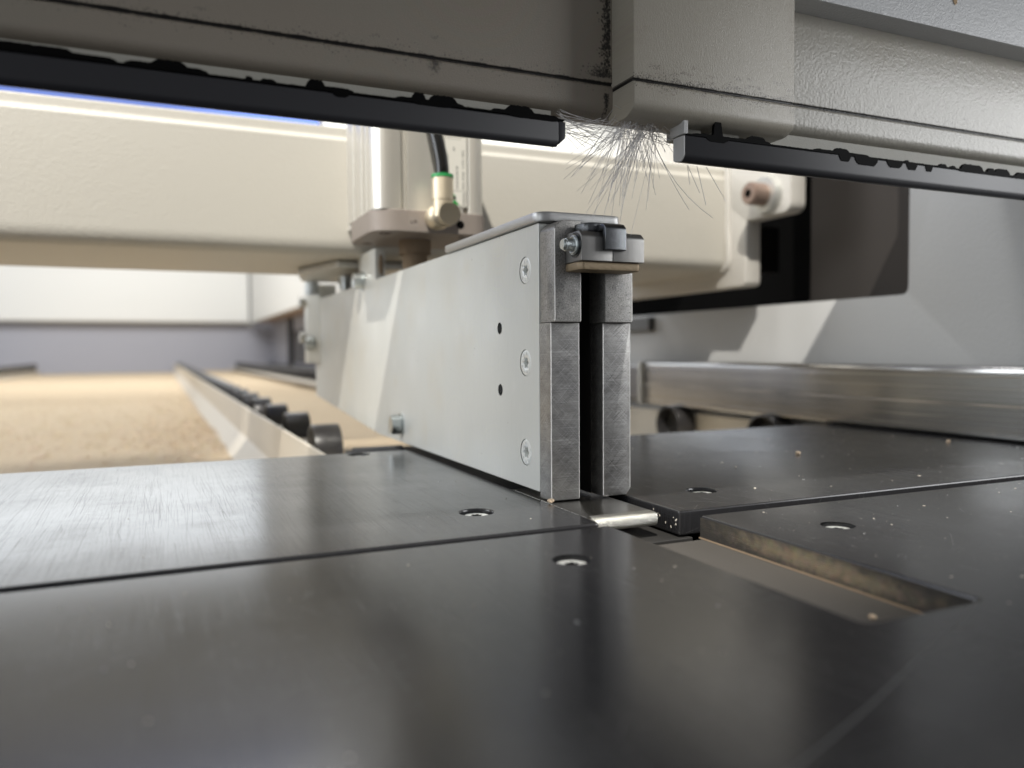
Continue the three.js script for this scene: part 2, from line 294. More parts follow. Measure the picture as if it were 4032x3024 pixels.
// ---------------------------------------------------------------- table plates
const mHead = std({ color: lin(0.86, 0.88, 0.86), metalness: 0.5, roughness: 0.36 });
function tableScrew(x, z, t) {
  const head = part('screw', [cylY(6.7, -9, -2.4, x, z, 36, 6.7), cylY(6.7, -2.4, -1.7, x, z, 36, 5.9)], mHead, t);
  const s = new THREE.Shape(); for (let i = 0; i <= 48; i++) { const a = i / 48 * Math.PI * 2, r = 2.6 + 0.5 * Math.cos(6 * a); i ? s.lineTo(r * Math.cos(a), r * Math.sin(a)) : s.moveTo(r, 0); }
  const g = ext(s, 0.3).rotateX(-Math.PI / 2).translate(x, -1.95, z); part('socket', g, mHole, head);
}
function tablePlate(name, label, pts, holes, mat) {
  const t = thing(name, label, 'table plate', [holes[0][0], -12, holes[0][1]]);
  part('plate', alongY(pts, -12, 0, 0, 0.9, holes.map((h) => [h[0], h[1], 8.3]), 0.3), mat, t, { s: 310 });
  for (const h of holes) { part('hole_floor', cylY(8.6, -11.6, -9, h[0], h[1], 32), mTableEdge, t); tableScrew(h[0], h[1], t); }
  return t;
}
tablePlate('table_plate', 'dark scratched table plate at left beside the clamp side plate, behind the seam', [[-900, -309.5], [181.5, -309.5, 3], [181.5, -612, 2], [-900, -612]], [[139.6, -357], [138.2, -601]], mTableL);
const rearRight = tablePlate('table_plate', 'dark table plate at right behind the steel jaws, under the polished fence', [[229, -315, 1.5], [1100, -315], [1100, -634], [229, -622]], [[275.5, -358]], mTableL);
const frontPlate = tablePlate('table_plate', 'dark blurred front table plate with a long slot, nearest the camera', [[-900, -303], [182, -303, 2], [182, -162, 3], [232, -162, 3], [232, -303, 2], [1100, -303], [1100, 150], [-900, 150]], [[139.4, -259], [273.8, -259.5]], mTableF);
{
  const mg = std({ color: lin(0.085, 0.078, 0.07), roughness: 0.75, bumpMap: rep(grainTex, 6), bumpScale: 0.0002 });
  const t = thing('slot_channel', 'dusty channel with tan worn wall let into the dark front table plate', 'channel', [207, -30, -240]);
  part('channel_floor', rbox(178, 236, -30, -10.6, -300, -158, 0.6), mg, t);
  { seed = 404; const [c, q] = canvas(1024, 96); q.fillStyle = 'rgb(44,41,37)'; q.fillRect(0, 0, 1024, 96);   // tan dust on the wall, fading to dark at both ends
    for (let i = 0; i < 5200; i++) { const x = 512 + gauss() * 330, y = 40 + gauss() * 40 + (x - 400) * 0.03; q.fillStyle = `rgba(${rr(105, 138)},${rr(95, 122)},${rr(78, 98)},${rr(0.02, 0.07)})`; q.beginPath(); q.arc(x, y, rr(2, 16), 0, 7); q.fill(); }
    part('channel_wall', planar(box(231.4, 231.98, -10.5, -0.9, -302, -163), (x, y, z) => [(z + 302) / 139, (y + 10.5) / 9.6]), std({ map: ctex(c, true), roughness: 0.8, bumpMap: rep(softTex, 5), bumpScale: 0.0002 }), t, { keepuv: true }); }
  part('slot_shade_bed', [box(176, 236, -26, -8, -700, -346), box(231.6, 240, -26, -0.6, -640, -420)], mTableEdge, t);  // dark fill standing in for the shade under the clamp
  part('cross_bar', rbox(176, 236, -26, -13, -346, -313.5, 0.6), std({ color: lin(0.035, 0.034, 0.033), roughness: 0.5 }), t);
  part('shade_sheet', box(-900, 1100, -44, -31, -640, 140), mHole, t);  // black sheet standing in for the shade below the seams
  part('dust_line', cylX(0.5, -64, 64, 0, 0, 6).rotateY(Math.PI / 2).translate(231, -10.4, -238), mDust, t);
}
{ seed = 66; const g = []; for (let i = 0; i < 13; i++) { const z = -317 - 22 * Math.pow(rnd(), 1.5), y = -2 - rr(0, 7), s = rr(0.25, 0.7); g.push(box(-0.08, 0.08, -s, s, -s * 0.5, s * 0.5).rotateX(rr(-0.6, 0.6)).translate(228.97, y, z)); } part('chipped_spot', g, std({ color: lin(0.75, 0.7, 0.62), roughness: 0.9 }), rearRight); }
part('scratch', new THREE.TubeGeometry(new THREE.CatmullRomCurve3([V(232, 0.1, -163.5), V(198.8, 0.1, -148.4), V(169.8, 0.1, -136.2), V(137, 0.1, -122.3), V(107, 0.1, -110.9), V(80, 0.1, -102)]), 60, 0.34, 6).scale(1, 0.12, 1), std({ color: lin(0.085, 0.085, 0.083), roughness: 0.6 }), frontPlate);
// flecks of dust and chips on the table
{
  seed = 91; const n = 560, g = new THREE.IcosahedronGeometry(1, 0).scale(U, 0.35 * U, 0.6 * U), o = new THREE.InstancedMesh(g, std({ color: 0xffffff, roughness: 0.9 }), n), m = new THREE.Matrix4(), q = new THREE.Quaternion(), e = new THREE.Euler();
  let i = 0; while (i < n) {
    const k = rnd(); let x, z, s = 0.12 + 0.26 * Math.pow(rnd(), 5);
    if (k < 0.55) { x = rr(300, 630); z = rr(-600, -320); if (rnd() < 0.12) s *= 2.4; } else if (k < 0.8) { x = rr(236, 480); z = rr(-300, -150); } else { x = rr(-60, 178); z = rr(-600, -130); }
    if (z > -320 && z < -300) continue;
    e.set(0, rr(0, 6.3), 0); q.setFromEuler(e); m.compose(V(x * U, 0.15 * s * U, z * U), q, V(s * 1.8, s * 1.8, s * 1.8)); o.setMatrixAt(i, m);
    const w = rr(0.3, 0.65); o.setColorAt(i, rnd() < 0.75 ? lin(w, w * 0.92, w * 0.8) : lin(0.5, 0.5, 0.5)); i++;
  }
  for (let j = 0; j < 26; j++) { const x = j < 14 ? rr(-60, 175) : rr(236, 520), z = rr(-295, -120), q2 = rr(0.35, 0.75); e.set(0, rr(0, 6.3), 0); q.setFromEuler(e); m.compose(V(x * U, 0.2 * U, z * U), q, V(q2 * 1.3, q2, q2)); o.setMatrixAt(j * 9, m); }
  o.name = 'dust_flecks'; o.userData = { label: 'tiny pale dust flecks scattered over the dark table plates', category: 'dust', kind: 'stuff' }; scene.add(o);
  const chip = (x, y, z, s, label, ry) => {
    const g2 = new THREE.IcosahedronGeometry(1, 1), p = g2.attributes.position; for (let j = 0; j < p.count; j++) { const k = 1 + 0.55 * noise.noise(p.getX(j) * 2 + x, p.getY(j) * 2 + z, p.getZ(j) * 2); p.setXYZ(j, p.getX(j) * k * s, p.getY(j) * k * s * 0.6, p.getZ(j) * k * s * 0.7); }
    g2.rotateY(ry).translate(x, y, z); g2.computeVertexNormals(); single('wood_crumb', label, 'wood crumb', g2, std({ color: lin(0.72, 0.56, 0.4), roughness: 0.95 }), [x, 0, z]);
  };
  chip(182.3, 1.2, -361, 2.1, 'small tan wood crumb at the foot of the left steel jaw', 0.4);
  chip(434, 0.9, -450, 2.3, 'pale wood crumb on the right rear plate near the fence', 1.2);
  chip(212, -9.8, -186, 1.3, 'pink tan wood crumb lying in the near end of the slot', 2);
  chip(600, 0.9, -452, 2.2, 'cream wood crumb close to the fence at the right edge', 0.8);
}

// ---------------------------------------------------------------- the white clamp
const clamp = thing('clamp', 'tall white clamp with aluminium side plate and steel jaws standing on the table seam', 'clamp', [207, 0, -500]);
{
  const screws = [[44.6 + 78, -394.3], [72, -394.4], [22.5, -394.5]], taps = [[92, -430.3], [55.6, -429.8]];
  const holes = [...screws.map((s) => [s[1], s[0], 7.9]), ...taps.map((s) => [s[1], s[0], 4.0])];
  part('side_plate', alongX([[-377.2, 3.0, 1.5], [-377.2, 146, 1.5], [-1035, 146, 1], [-1035, 24, 1], [-717, 3, 2]], 184, 192, 0, 0.5, holes, 0.3), mAlu, clamp);
  part('rear_side_plate', alongX([[-377.2, 3, 1], [-377.2, 146, 1], [-1035, 146], [-1035, 24], [-717, 3]], 223.5, 231.5), mAlu, clamp);
  const star = () => { const s = new THREE.Shape(); s.absarc(0, 0, 7.2, 0, Math.PI * 2); const h = new THREE.Path(); for (let i = 0; i <= 48; i++) { const a = -i / 48 * Math.PI * 2, r = 2.7 + 0.55 * Math.cos(6 * a); i ? h.lineTo(r * Math.cos(a), r * Math.sin(a)) : h.moveTo(r, 0); } s.holes.push(h); return s; };
  for (const [y, z] of screws) {
    const ticks = []; for (let i = 0; i < 9; i++) { const a = i / 9 * 6.283 + z * 3; if (i === 4) continue; ticks.push(box(-0.14, 0.14, -0.7, 0.7, -0.35, 0.35).translate(0, 5.0, 0).rotateX(a).translate(184.1, y, z)); }
    const g = toCreasedNormals(clean(ext(star(), 2.6, 0.5, 36)), 0.4).rotateY(-Math.PI / 2).translate(186.8, y, z);
    const h = part('countersunk_screw', [g, ...ticks], mHead, clamp);
    part('socket', cylX(3.6, 186.9, 187.6, y, z, 20), mHole, h);
    part('recess', cylX(7.95, 186.4, 187.2, y, z, 28), mZincDull, h);
  }
  for (const [y, z] of taps) {
    const h = part('tapped_hole', cylX(4.2, 190.5, 191.5, y, z, 20), mHole, clamp);
    for (let i = 0; i < 4; i++) part('thread', new THREE.TorusGeometry(3.9, 0.28, 6, 24).rotateY(Math.PI / 2).translate(185 + i * 1.2, y, z), mDarkSteel, h);
  }
  const hexbolt = (x, y, z, r, h, dirx = -1) => {
    const g = cyl(r, r, h - 1, 6).rotateZ(Math.PI / 2).rotateX(0.3).translate(x + dirx * (h / 2), y, z), d = cylX(r * 0.86, x + dirx * h - 0.4, x + dirx * h + 0.6, y, z, 24);
    const b = part('hex_bolt', [g, d], mZinc, clamp); part('washer', cylX(r * 1.18, x - 1.1, x + 0.01, y, z, 28), mZinc, b); return b;
  };
  hexbolt(184, 18, -642.2, 8.2, 9);
  hexbolt(184, 149, -772, 8.2, 9);
  hexbolt(176, 68 + 22, -1010, 8.2, 9);
  // bracket beside the cylinder rod, dusty on its edge
  part('bracket', alongX([[-724, 120], [-724, 175, 2], [-789, 175, 2], [-789, 120]], 184.4, 194, 0, 0.6), mAlu, clamp);
  part('dust_patch', new THREE.IcosahedronGeometry(5, 2).scale(0.5, 2, 0.25).translate(190, 160, -723.7), mDust, clamp);
  // jaws
  const jawLow = (x0, x1, cl, cr) => alongY([[x0, -363.9, cl], [x1, -363.9, 0.4], [x1, -430, 0.2], [x0 > 210 ? x0 : x0 + 8.5, -430, 0.2], [x0 > 210 ? x0 : x0 + 8.5, -376.8, 0.2], [x0, -376.8, 0.2]], 0.3, 93, 0, 0.35, [], 0.3);
  const jl = part('jaw', jawLow(184.1, 200.8, 0.5), mJaw, clamp, { s: 46 });
  part('upper_face', alongZ([[184.4, 93.2, 0.4], [199.6, 93.2, 0.4], [199.6, 145.3, 0.6], [188.4, 145.3, 2.4], [184.4, 141.2, 1.5]], -376.8, -359.6, 0, 0.45), mJawUp, jl, { s: 46 });
  const rj = part('jaw', [alongZ([[215.2, 0.3, 0.4], [229.6, 0.3, 0.3], [232.2, 3.5, 0.3], [232.2, 93, 0.4], [215.2, 93, 0.4]], -376.8, -364, 0, 0.35)], mJaw, clamp, { s: 46 });
  part('upper_face', alongZ([[214.2, 93.2, 0.4], [230.9, 93.2, 0.4], [230.9, 137, 5], [226, 143.2, 4], [214.2, 143.2, 1]], -376.8, -359.8, 0, 0.45), mJawUp, rj, { s: 46 });
  const mEdgeGlint = std({ color: lin(0.82, 0.8, 0.77), metalness: 0.7, roughness: 0.4, bumpMap: rep(grainTex, 14), bumpScale: 0.0001 });
  for (const [x, y0, y1, z, j] of [[184.35, 1, 92.6, -364.12, jl], [200.6, 1, 92.6, -364.1, jl], [215.4, 1, 92.6, -364.2, rj], [232.0, 4, 92.6, -364.2, rj], [184.75, 94, 140.5, -359.9, jl], [199.4, 94, 118, -359.85, jl], [230.7, 94, 136, -360.05, rj]]) part('edge_wear_glint', cylY(0.3, y0, y1, x, z, 8), mEdgeGlint, j);  // bright rods put in as highlights along the jaw edges
  part('slot_shade_wall', [box(200.2, 200.7, 0.2, 143, -480, -377), box(214.9, 215.4, 0.2, 143, -480, -377), box(192, 224, 0.2, 146, -486, -480)], std({ color: lin(0.02, 0.019, 0.018), roughness: 0.55 }), clamp);  // dark walls and back plate, added to keep light out of the slot
  // lid
  part('top_cover', alongY([[181.6, -372.5, 9], [232.2, -372.5, 5], [232.2, -520, 1], [181.6, -520, 1]], 146.4, 151.6, 0, 0.9), mAluEdge, clamp);
  // block with threaded stud, clip and pad
  const blk = part('end_block', [alongX([[-342.3, 122.8, 0.4], [-342.3, 135, 1.2], [-345.4, 137.8, 1], [-359.4, 137.8, 0.3], [-359.4, 122.8, 0.3]], 190.5, 208.2, 0, 0.35), alongX([[-342.3, 122.8, 0.4], [-342.3, 135, 1.2], [-345.4, 137.8, 1], [-359.4, 137.8, 0.3], [-359.4, 122.8, 0.3]], 208.45, 226.9, 0, 0.35)], mBlock, clamp, { s: 46 });
  part('pad', alongY([[192.4, -344, 1], [224.8, -344, 1], [226.4, -346, 1], [226.4, -359.4], [190.7, -359.4], [190.7, -347.5, 1]], 118.6, 122.7, 0, 0.8), std({ color: lin(0.30, 0.23, 0.145), roughness: 0.55, metalness: 0.35, bumpMap: rep(softTex, 8), bumpScale: 0.0002 }), blk);
  part('clip', [alongX([[-338.9, 128, 0.8], [-338.9, 139.5, 2.4], [-342, 141.6, 2.4], [-356, 141.6, 0.6], [-356, 138, 0.3], [-342.35, 137.9, 0.4], [-342.35, 128, 0.5]], 202.2, 214.2, 0, 0.5), alongY([[194.5, -358.5, 2], [196.5, -347.2, 5], [219.5, -347.2, 4], [221.5, -358.5, 2]], 138, 142.8, 0, 1.0)], mDarkSteel, blk, { s: 46 });
  const zc = -348.6, yc = 131;
  part('recess', cylX(6.2, 190.05, 190.4, yc, zc, 32), mDarkSteel, blk);
  const coil = []; for (let i = 0; i < 6; i++) coil.push(new THREE.TorusGeometry(2.85, 0.5, 8, 28).rotateY(Math.PI / 2).translate(185.0 + i * 0.95, yc, zc));
  part('threaded_stud', [cylX(2.8, 183.6, 191, yc, zc, 28), cylX(2.4, 182.9, 183.7, yc, zc, 24, 2.0), ...coil, cylX(5.0, 189.0, 190.2, yc, zc, 32, 4.6), new THREE.TorusGeometry(4.1, 0.65, 8, 28).rotateY(Math.PI / 2).translate(189.1, yc, zc)], mZinc, blk);
  // foot tab lying in the table slot
  part('foot_tab', alongX([[-322, -6.9, 2.4], [-322, -0.35, 2.8], [-409, -0.35, 0.2], [-409, -6.9, 0.2]], 182.4, 219.6, 0, 0.5), std({ color: lin(0.30, 0.29, 0.27), metalness: 0.95, roughness: 0.2, bumpMap: rep(softTex, 9), bumpScale: 0.0001 }), clamp);
  part('edge_wear_glint', alongX([[-319, -7, 3], [-319, -0.25, 3], [-326, -0.25, 0.2], [-326, -7, 0.2]], 184.5, 219.4, 0, 0.5), std({ color: lin(0.7, 0.69, 0.63), metalness: 0.95, roughness: 0.26, bumpMap: rep(grainTex, 9), bumpScale: 0.0002 }), clamp);
  // guide at the far end under the cream beam
  part('guide_bracket', [alongY([[170, -1030], [170, -1012, 2], [184, -1000, 1], [184, -1037]], 66, 166, 0, 0.6), box(184, 205, 146.2, 164, -1037, -1004)], mAlu, clamp);
  part('guide_stud', [cylY(7, 150, 178, 172, -985, 20), cylY(8.5, 150, 162, 172, -985, 6)], mZinc, clamp);
  part('guide_stud', [cylY(7, 150, 178, 196, -905, 20), cylY(9, 156, 168, 196, -905, 6)], mZinc, clamp);
  for (const y of [98, 143]) part('side_bolt', [cyl(8, 8, 8, 6).rotateZ(Math.PI / 2).translate(166, y, -1020)], mZincDull, clamp);
  part('carrier_plate', alongY([[160, -985, 2], [142, -900, 3], [166, -806, 3], [260, -806], [260, -985]], 165, 171.8, 0, 0.8), mZincDull, clamp);
  part('inner_block', box(196, 222, 100, 164, -890, -830), std({ color: lin(0.12, 0.12, 0.12), roughness: 0.5, metalness: 0.4 }), clamp);
}

// ---------------------------------------------------------------- pneumatic cylinder
{
  const t = thing('pneumatic_cylinder', 'dusty aluminium pneumatic cylinder with a black hose, hanging above the clamp', 'cylinder', [207, 146, -672]);
  const x0 = 158.5, x1 = 255.5, zf = -624, zb = -721;
  const pts = [[x0, zf - 16, 2], [x0 + 1.5, zf - 8, 6], [x0 + 7, zf - 0.8, 6], [x0 + 13, zf, 5], [x0 + 24, zf - 1.5, 2], [x0 + 24.5, zf - 6, 0.6], [x0 + 28.5, zf - 6, 0.6], [x0 + 29, zf - 2.5, 0.6],
    [x1 - 20, zf - 2.5, 0.6], [x1 - 19.5, zf - 6, 0.6], [x1 - 16, zf - 6, 0.6], [x1 - 15.5, zf - 1.5, 2], [x1 - 8, zf, 5], [x1 - 1, zf - 5, 6], [x1, zf - 14, 2],
    [x1, zb, 10], [x0, zb, 10], [x0, zf - 70, 0.5], [x0 + 3.5, zf - 69, 0.5], [x0 + 3.5, zf - 60, 0.5], [x0, zf - 59, 0.5], [x0, zf - 40, 0.5], [x0 + 3.5, zf - 39, 0.5], [x0 + 3.5, zf - 32, 0.5], [x0, zf - 31, 0.5], [x0, zf - 22, 0.5], [x0 + 3, zf - 21.5, 0.4], [x0 + 3, zf - 17, 0.4]];
  part('barrel', alongY(pts, 194, 360, 0, 0, [], 0.35), mCyl, t);
  const cap = part('end_cap', alongY([[x0 - 0.5, zf + 1, 22], [x1 + 1.5, zf + 1, 14], [x1 + 1.5, zb, 14], [x0 - 0.5, zb, 22]], 176, 194, 0, 0.9, [[x0 + 14, zf - 16, 5.5], [x1 - 14, zf - 16, 5.5], [x0 + 14, zb + 16, 5.5]], 0.35), mCap, t);
  part('cap_bolt', [cylY(5.6, 179, 181, x0 + 14, zf - 16, 20), cylY(5.6, 179, 181, x1 - 14, zf - 16, 20), cylY(5.6, 179, 181, x0 + 14, zb + 16, 20)], mHole, cap);
  part('port_hole', cylZ(3.4, zf + 0.9, zf + 1.3, 231.5, 184.2, 24), mHole, cap);
  part('rod_collar', cylY(14, 164, 176.2, 207, -672, 28), mDust, t);
  part('piston_rod', cylY(11, 138, 166, 207, -672, 28), mDust, t);
  part('rod_end', rbox(193, 224, 118, 143, -690, -655, 2), mDust, t);
  // engraved thread size
  const [c, g] = canvas(128, 128); g.clearRect(0, 0, 128, 128); g.fillStyle = 'rgb(138,130,124)'; g.fillRect(0, 0, 128, 128); g.fillStyle = 'rgb(58,48,42)'; g.save(); g.translate(64, 64); g.rotate(-0.25); g.font = 'bold 58px sans-serif'; g.textAlign = 'center'; g.fillText('1/8', 0, 20); g.restore();
  part('size_mark', planar(new THREE.BoxGeometry(9, 9, 0.3), (x, y) => [x / 9 + 0.5, y / 9 + 0.5]).translate(191, 184, zf + 1), std({ map: ctex(c, true), roughness: 0.7 }), cap, { keepuv: true });
  // elbow fitting
  const fx = 209.5, fz = -604;
  const el = part('elbow_fitting', [new THREE.SphereGeometry(10.2, 28, 20).scale(1, 1, 1.1).translate(208, 187, fz - 6), cylZ(9.2, fz - 20, fz + 2, 209.5, 187.5, 28), cylZ(9, fz, fz + 9, 212.5, 187.8, 36), cylY(8.0, 186, 199, fx, fz, 32), cylY(8.6, 199.6, 216.6, fx, fz, 36), cylY(8.0, 199, 200, fx, fz, 32)], mNickel, t);
  part('release_ring', [cylY(8.9, 217, 219.6, fx, fz, 36), cylY(7.4, 216.5, 217.2, fx, fz, 36)], std({ color: lin(0.02, 0.27, 0.075), roughness: 0.4 }), el);
  part('hose', new THREE.TubeGeometry(new THREE.CatmullRomCurve3([V(fx, 214, fz), V(fx, 226, fz), V(207.5, 242, fz - 2), V(204, 262, fz - 6), V(199, 300, fz - 12), V(196, 360, fz - 14)]), 40, 5.3, 20), std({ color: lin(0.008, 0.008, 0.008), roughness: 0.14 }), t);
  // maker's label, printed sideways
  const W = 256, H = 760, [lc, lg] = canvas(W, H); lg.fillStyle = 'rgb(214,212,204)'; lg.fillRect(0, 0, W, H); lg.strokeStyle = '#555'; lg.lineWidth = 3; lg.strokeRect(3, 3, W - 6, H - 6);
  lg.save(); lg.translate(0, H); lg.rotate(-Math.PI / 2); lg.fillStyle = '#2a2a2a';
  lg.font = 'bold 40px sans-serif'; lg.fillText('Ø63', 188, 92); lg.fillText('1319.63.80.01', 320, 40);
  lg.font = 'bold 34px sans-serif'; lg.fillText('corsa/stroke 80', 188, 152); lg.fillText('Pmax 10 bar', 188, 224); lg.fillText('t:-5°C÷+70°C', 420, 224); lg.fillText('UP', 600, 120); lg.restore();
  lg.strokeStyle = '#333'; lg.lineWidth = 4; lg.strokeRect(24, H - 172, W - 40, 156);
  lg.save(); lg.translate(W - 30, H - 22); lg.rotate(-Math.PI / 2); lg.fillStyle = '#222'; lg.font = 'bold 28px sans-serif'; lg.fillText('PNEUMAX', 0, 0); lg.restore();
  lg.fillStyle = 'rgb(24,140,62)'; lg.beginPath(); lg.moveTo(28, H - 168); lg.lineTo(70, H - 168); lg.lineTo(126, H - 108); lg.lineTo(96, H - 118); lg.closePath(); lg.fill(); lg.beginPath(); lg.moveTo(60, H - 20); lg.lineTo(166, H - 20); lg.lineTo(112, H - 76); lg.closePath(); lg.fill(); lg.beginPath(); lg.moveTo(28, H - 70); lg.lineTo(84, H - 104); lg.lineTo(60, H - 84); lg.closePath(); lg.fill();
  lg.fillStyle = '#1a2020'; lg.beginPath(); lg.arc(106, H - 92, 21, 0, 7); lg.fill();
  lg.fillStyle = '#777'; lg.fillRect(20, 24, 170, 5);
  part('label', planar(new THREE.BoxGeometry(19.5, 58, 0.5), (x, y) => [x / 19.5 + 0.5, y / 58 + 0.5]).translate(229.2, 228.5, zf - 2.35), std({ map: ctex(lc, true), roughness: 0.35 }), t, { keepuv: true });
}

// ---------------------------------------------------------------- cream carriage beam with flange
{
  const t = thing('carriage_beam', 'thick cream painted box beam with end flange crossing behind the clamp', 'beam', [300, 173, -880]);
  part('beam_body', alongX([[-770, 173, 17], [-770, 283.5, 1.5], [-774.5, 287, 2], [-774.8, 297, 2], [-993, 297], [-993, 173, 8]], -1500, 629, 0, 0, [], 0.9), mCream, t);
  const fl = part('flange', alongX([[-737, 153.6, 7], [-737, 229, 1], [-666, 229, 12], [-666, 420], [-1010, 420], [-1010, 153.6, 8]], 629, 651, 0, 1.6, [], 0.5), mCreamRough, t);
  part('weld', new THREE.TubeGeometry(new THREE.CatmullRomCurve3([V(628.5, 174, -860), V(628.5, 172, -790), V(628.5, 180, -769), V(628.5, 230, -768.5), V(628.5, 300, -768.5)]), 60, 4.2, 8), mCreamRough, fl);
  const b = part('flange_bolt', [cylX(12.5, 602, 622, 252, -700, 28), cylX(11, 600, 602.5, 252, -700, 28)], std({ color: lin(0.30, 0.22, 0.18), metalness: 0.5, roughness: 0.5 }), t);
  part('bolt_socket', cylX(4.6, 599.4, 600.1, 252, -700, 16), mHole, b);
  part('bolt_washer', [cylX(20, 620, 629, 252, -700, 32, 22)], mZincDull, b);
  part('mount_plate', box(170, 246, 196, 300, -771, -722), mCreamRough, t);
}
single('blue_cover', 'thin blue cover strip showing above the cream beam at upper left', 'cover', alongX([[-1060, 330, 3], [-1260, 640, 3], [-1290, 640, 3], [-1090, 330, 3]], -1400, 205), std({ color: lin(0.10, 0.19, 0.62), roughness: 0.5 }), [-500, 312, -1110], {});
single('tilted_white_panel', 'white panel behind the bristles above the cream beam, tilted to catch light for the bright gap', 'guard', alongX([[-1060, 326, 3], [-1260, 640, 3], [-1290, 640, 3], [-1090, 326, 3]], 212, 1100), mWhite, [430, 280, -1110], { s: 300 });  // stands in for the bright gap, sloped so the overhead light whitens it
// ---------------------------------------------------------------- frame with opening, inner housing, fence
{
  const t = thing('machine_housing', 'light grey painted machine side frame with a big dark opening', 'frame', [672, -15, -700]);
  const f = new THREE.Shape(); f.moveTo(395, -15); f.lineTo(1700, -15); f.lineTo(1700, 720); f.lineTo(395, 720); f.closePath();
  const h = new THREE.Path(); h.moveTo(552, 690); h.lineTo(552, 141); h.quadraticCurveTo(552, 132, 561, 132); h.lineTo(1500, 132); h.lineTo(1500, 690); h.closePath(); f.holes.push(h);
  part('frame_sheet', alongX(f, 672, 680, 0, 0.8), mFrame, t);
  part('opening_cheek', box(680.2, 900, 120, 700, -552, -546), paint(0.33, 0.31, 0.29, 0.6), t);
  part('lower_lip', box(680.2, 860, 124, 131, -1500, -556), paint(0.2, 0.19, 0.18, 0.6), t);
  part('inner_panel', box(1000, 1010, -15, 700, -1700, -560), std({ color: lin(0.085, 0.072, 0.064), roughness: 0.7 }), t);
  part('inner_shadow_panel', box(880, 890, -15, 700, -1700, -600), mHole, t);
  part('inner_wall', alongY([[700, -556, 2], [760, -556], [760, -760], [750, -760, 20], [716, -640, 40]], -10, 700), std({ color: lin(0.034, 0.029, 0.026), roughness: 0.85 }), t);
  part('inner_box', rbox(690, 730, 176, 236, -900, -790, 4), mBlack, t);
  part('inner_light_block', box(681, 1010, 700, 720, -1700, -556), mBlack, t);  // unseen black lid, added to keep the opening in shade
  part('guide_strip', rbox(660, 671.6, 108, 128, -1300, -985, 1), std({ color: lin(0.11, 0.11, 0.11), metalness: 0.6, roughness: 0.45 }), t);
}
{
  const t = thing('side_fence', 'polished metal fence bar at right, standing above the dark table', 'fence', [650, 1.5, -600]);
  const st = dtex(512, (u, v) => { const k = Math.floor(v * 512); return 110 + 120 * (N512[3][k * 512 + 5] - 0.5) + 90 * (N512[2][k * 512 + 77] - 0.5) + 14 * (N512[2][(k * 512 + Math.floor(u * 512)) % 262144] - 0.5); });
  const m = std({ color: lin(0.52, 0.52, 0.525), metalness: 1, roughness: 0.17, bumpMap: rep(st, 0.2, 1.4), bumpScale: 0.00006 });
  part('bar', alongZ([[640, 3, 2], [640, 60, 4], [643.5, 63.5, 2], [660, 63.5, 2], [660, 1.5, 2], [642, 1.5, 1]], -969, -396, 0, 0.9), m, t);
  part('rear_bar', rbox(650, 664, 6, 56, -1300, -982, 1.5), std({ color: lin(0.3, 0.3, 0.31), metalness: 0.9, roughness: 0.3 }), t);
  part('groove_glint', [box(639.6, 640.2, 53.2, 55.2, -966, -398), box(639.6, 640.2, 8, 9.5, -966, -398), box(639.7, 640.15, 43.6, 44.2, -966, -398), box(639.7, 640.15, 29, 30.6, -966, -398), box(639.7, 640.15, 17, 17.7, -966, -398)], std({ color: lin(0.75, 0.75, 0.76), metalness: 1, roughness: 0.14 }), t);  // groove lines in bright metal, some added as highlight streaks
  part('end_plate', rbox(636, 662, 2, 62, -977, -969.4, 1), mZincDull, t);
}

// ---------------------------------------------------------------- pressure beam above
function dirtMap(x0, x1, y0, y1, seam, sd, base, extra) {
  seed = sd; const W = 2048, H = Math.min(2048, Math.round(W * (y1 - y0) / (x1 - x0))), [c, g] = canvas(W, H), X = (x) => (x - x0) / (x1 - x0) * W, Y = (y) => H - (y - y0) / (y1 - y0) * H, k = W / (x1 - x0);
  g.fillStyle = base; g.fillRect(0, 0, W, H);
  for (let i = 0; i < 60; i++) { const x = rr(0, W), y = rr(0, H), r = rr(30, 160); const q = g.createRadialGradient(x, y, 0, x, y, r); q.addColorStop(0, `rgba(120,105,85,${rr(0.02, 0.09)})`); q.addColorStop(1, 'rgba(120,105,85,0)'); g.fillStyle = q; g.fillRect(x - r, y - r, 2 * r, 2 * r); }
  const blot = (x, y, r, a) => { g.fillStyle = `rgba(14,11,9,${a})`; g.beginPath(); g.ellipse(X(x), Y(y), r * k, r * k * rr(0.4, 1), rr(0, 3), 0, 7); g.fill(); };
  for (let x = x0; x < x1; x += 0.18) { const w = 0.55 + 0.5 * (0.5 + noise.noise(x / 9, sd, 0)) + 0.35 * (0.5 + noise.noise(x / 2, sd, 3)); g.fillStyle = 'rgba(12,10,8,0.9)'; g.fillRect(X(x), Y(seam + w * 0.7), 0.2 * k + 1, w * 1.3 * k); }
  for (let i = 0; i < 8200; i++) { const x = rr(x0, x1), d = Math.pow(rnd(), 2.6) * 7 * (0.35 + Math.max(0, noise.noise(x / 14, 5, sd) + 0.25)); blot(x, seam + (rnd() < 0.55 ? 1 : -1) * d * (rnd() < 0.5 ? 1 : 0.6), rr(0.06, 0.35), rr(0.08, 0.5)); }
  for (let i = 0; i < 26; i++) { const x = rr(x0, x1), y = seam + rr(1.5, 10); for (let j = 0; j < 22; j++) blot(x + gauss() * 2.2, y + gauss() * 0.8, rr(0.1, 0.4), rr(0.05, 0.35)); }
  if (extra) extra(blot, g, X, Y, k);
  return ctex(c, true);
}
const XY = (x0, x1, y0, y1) => (x, y) => [(x - x0) / (x1 - x0), (y - y0) / (y1 - y0)];
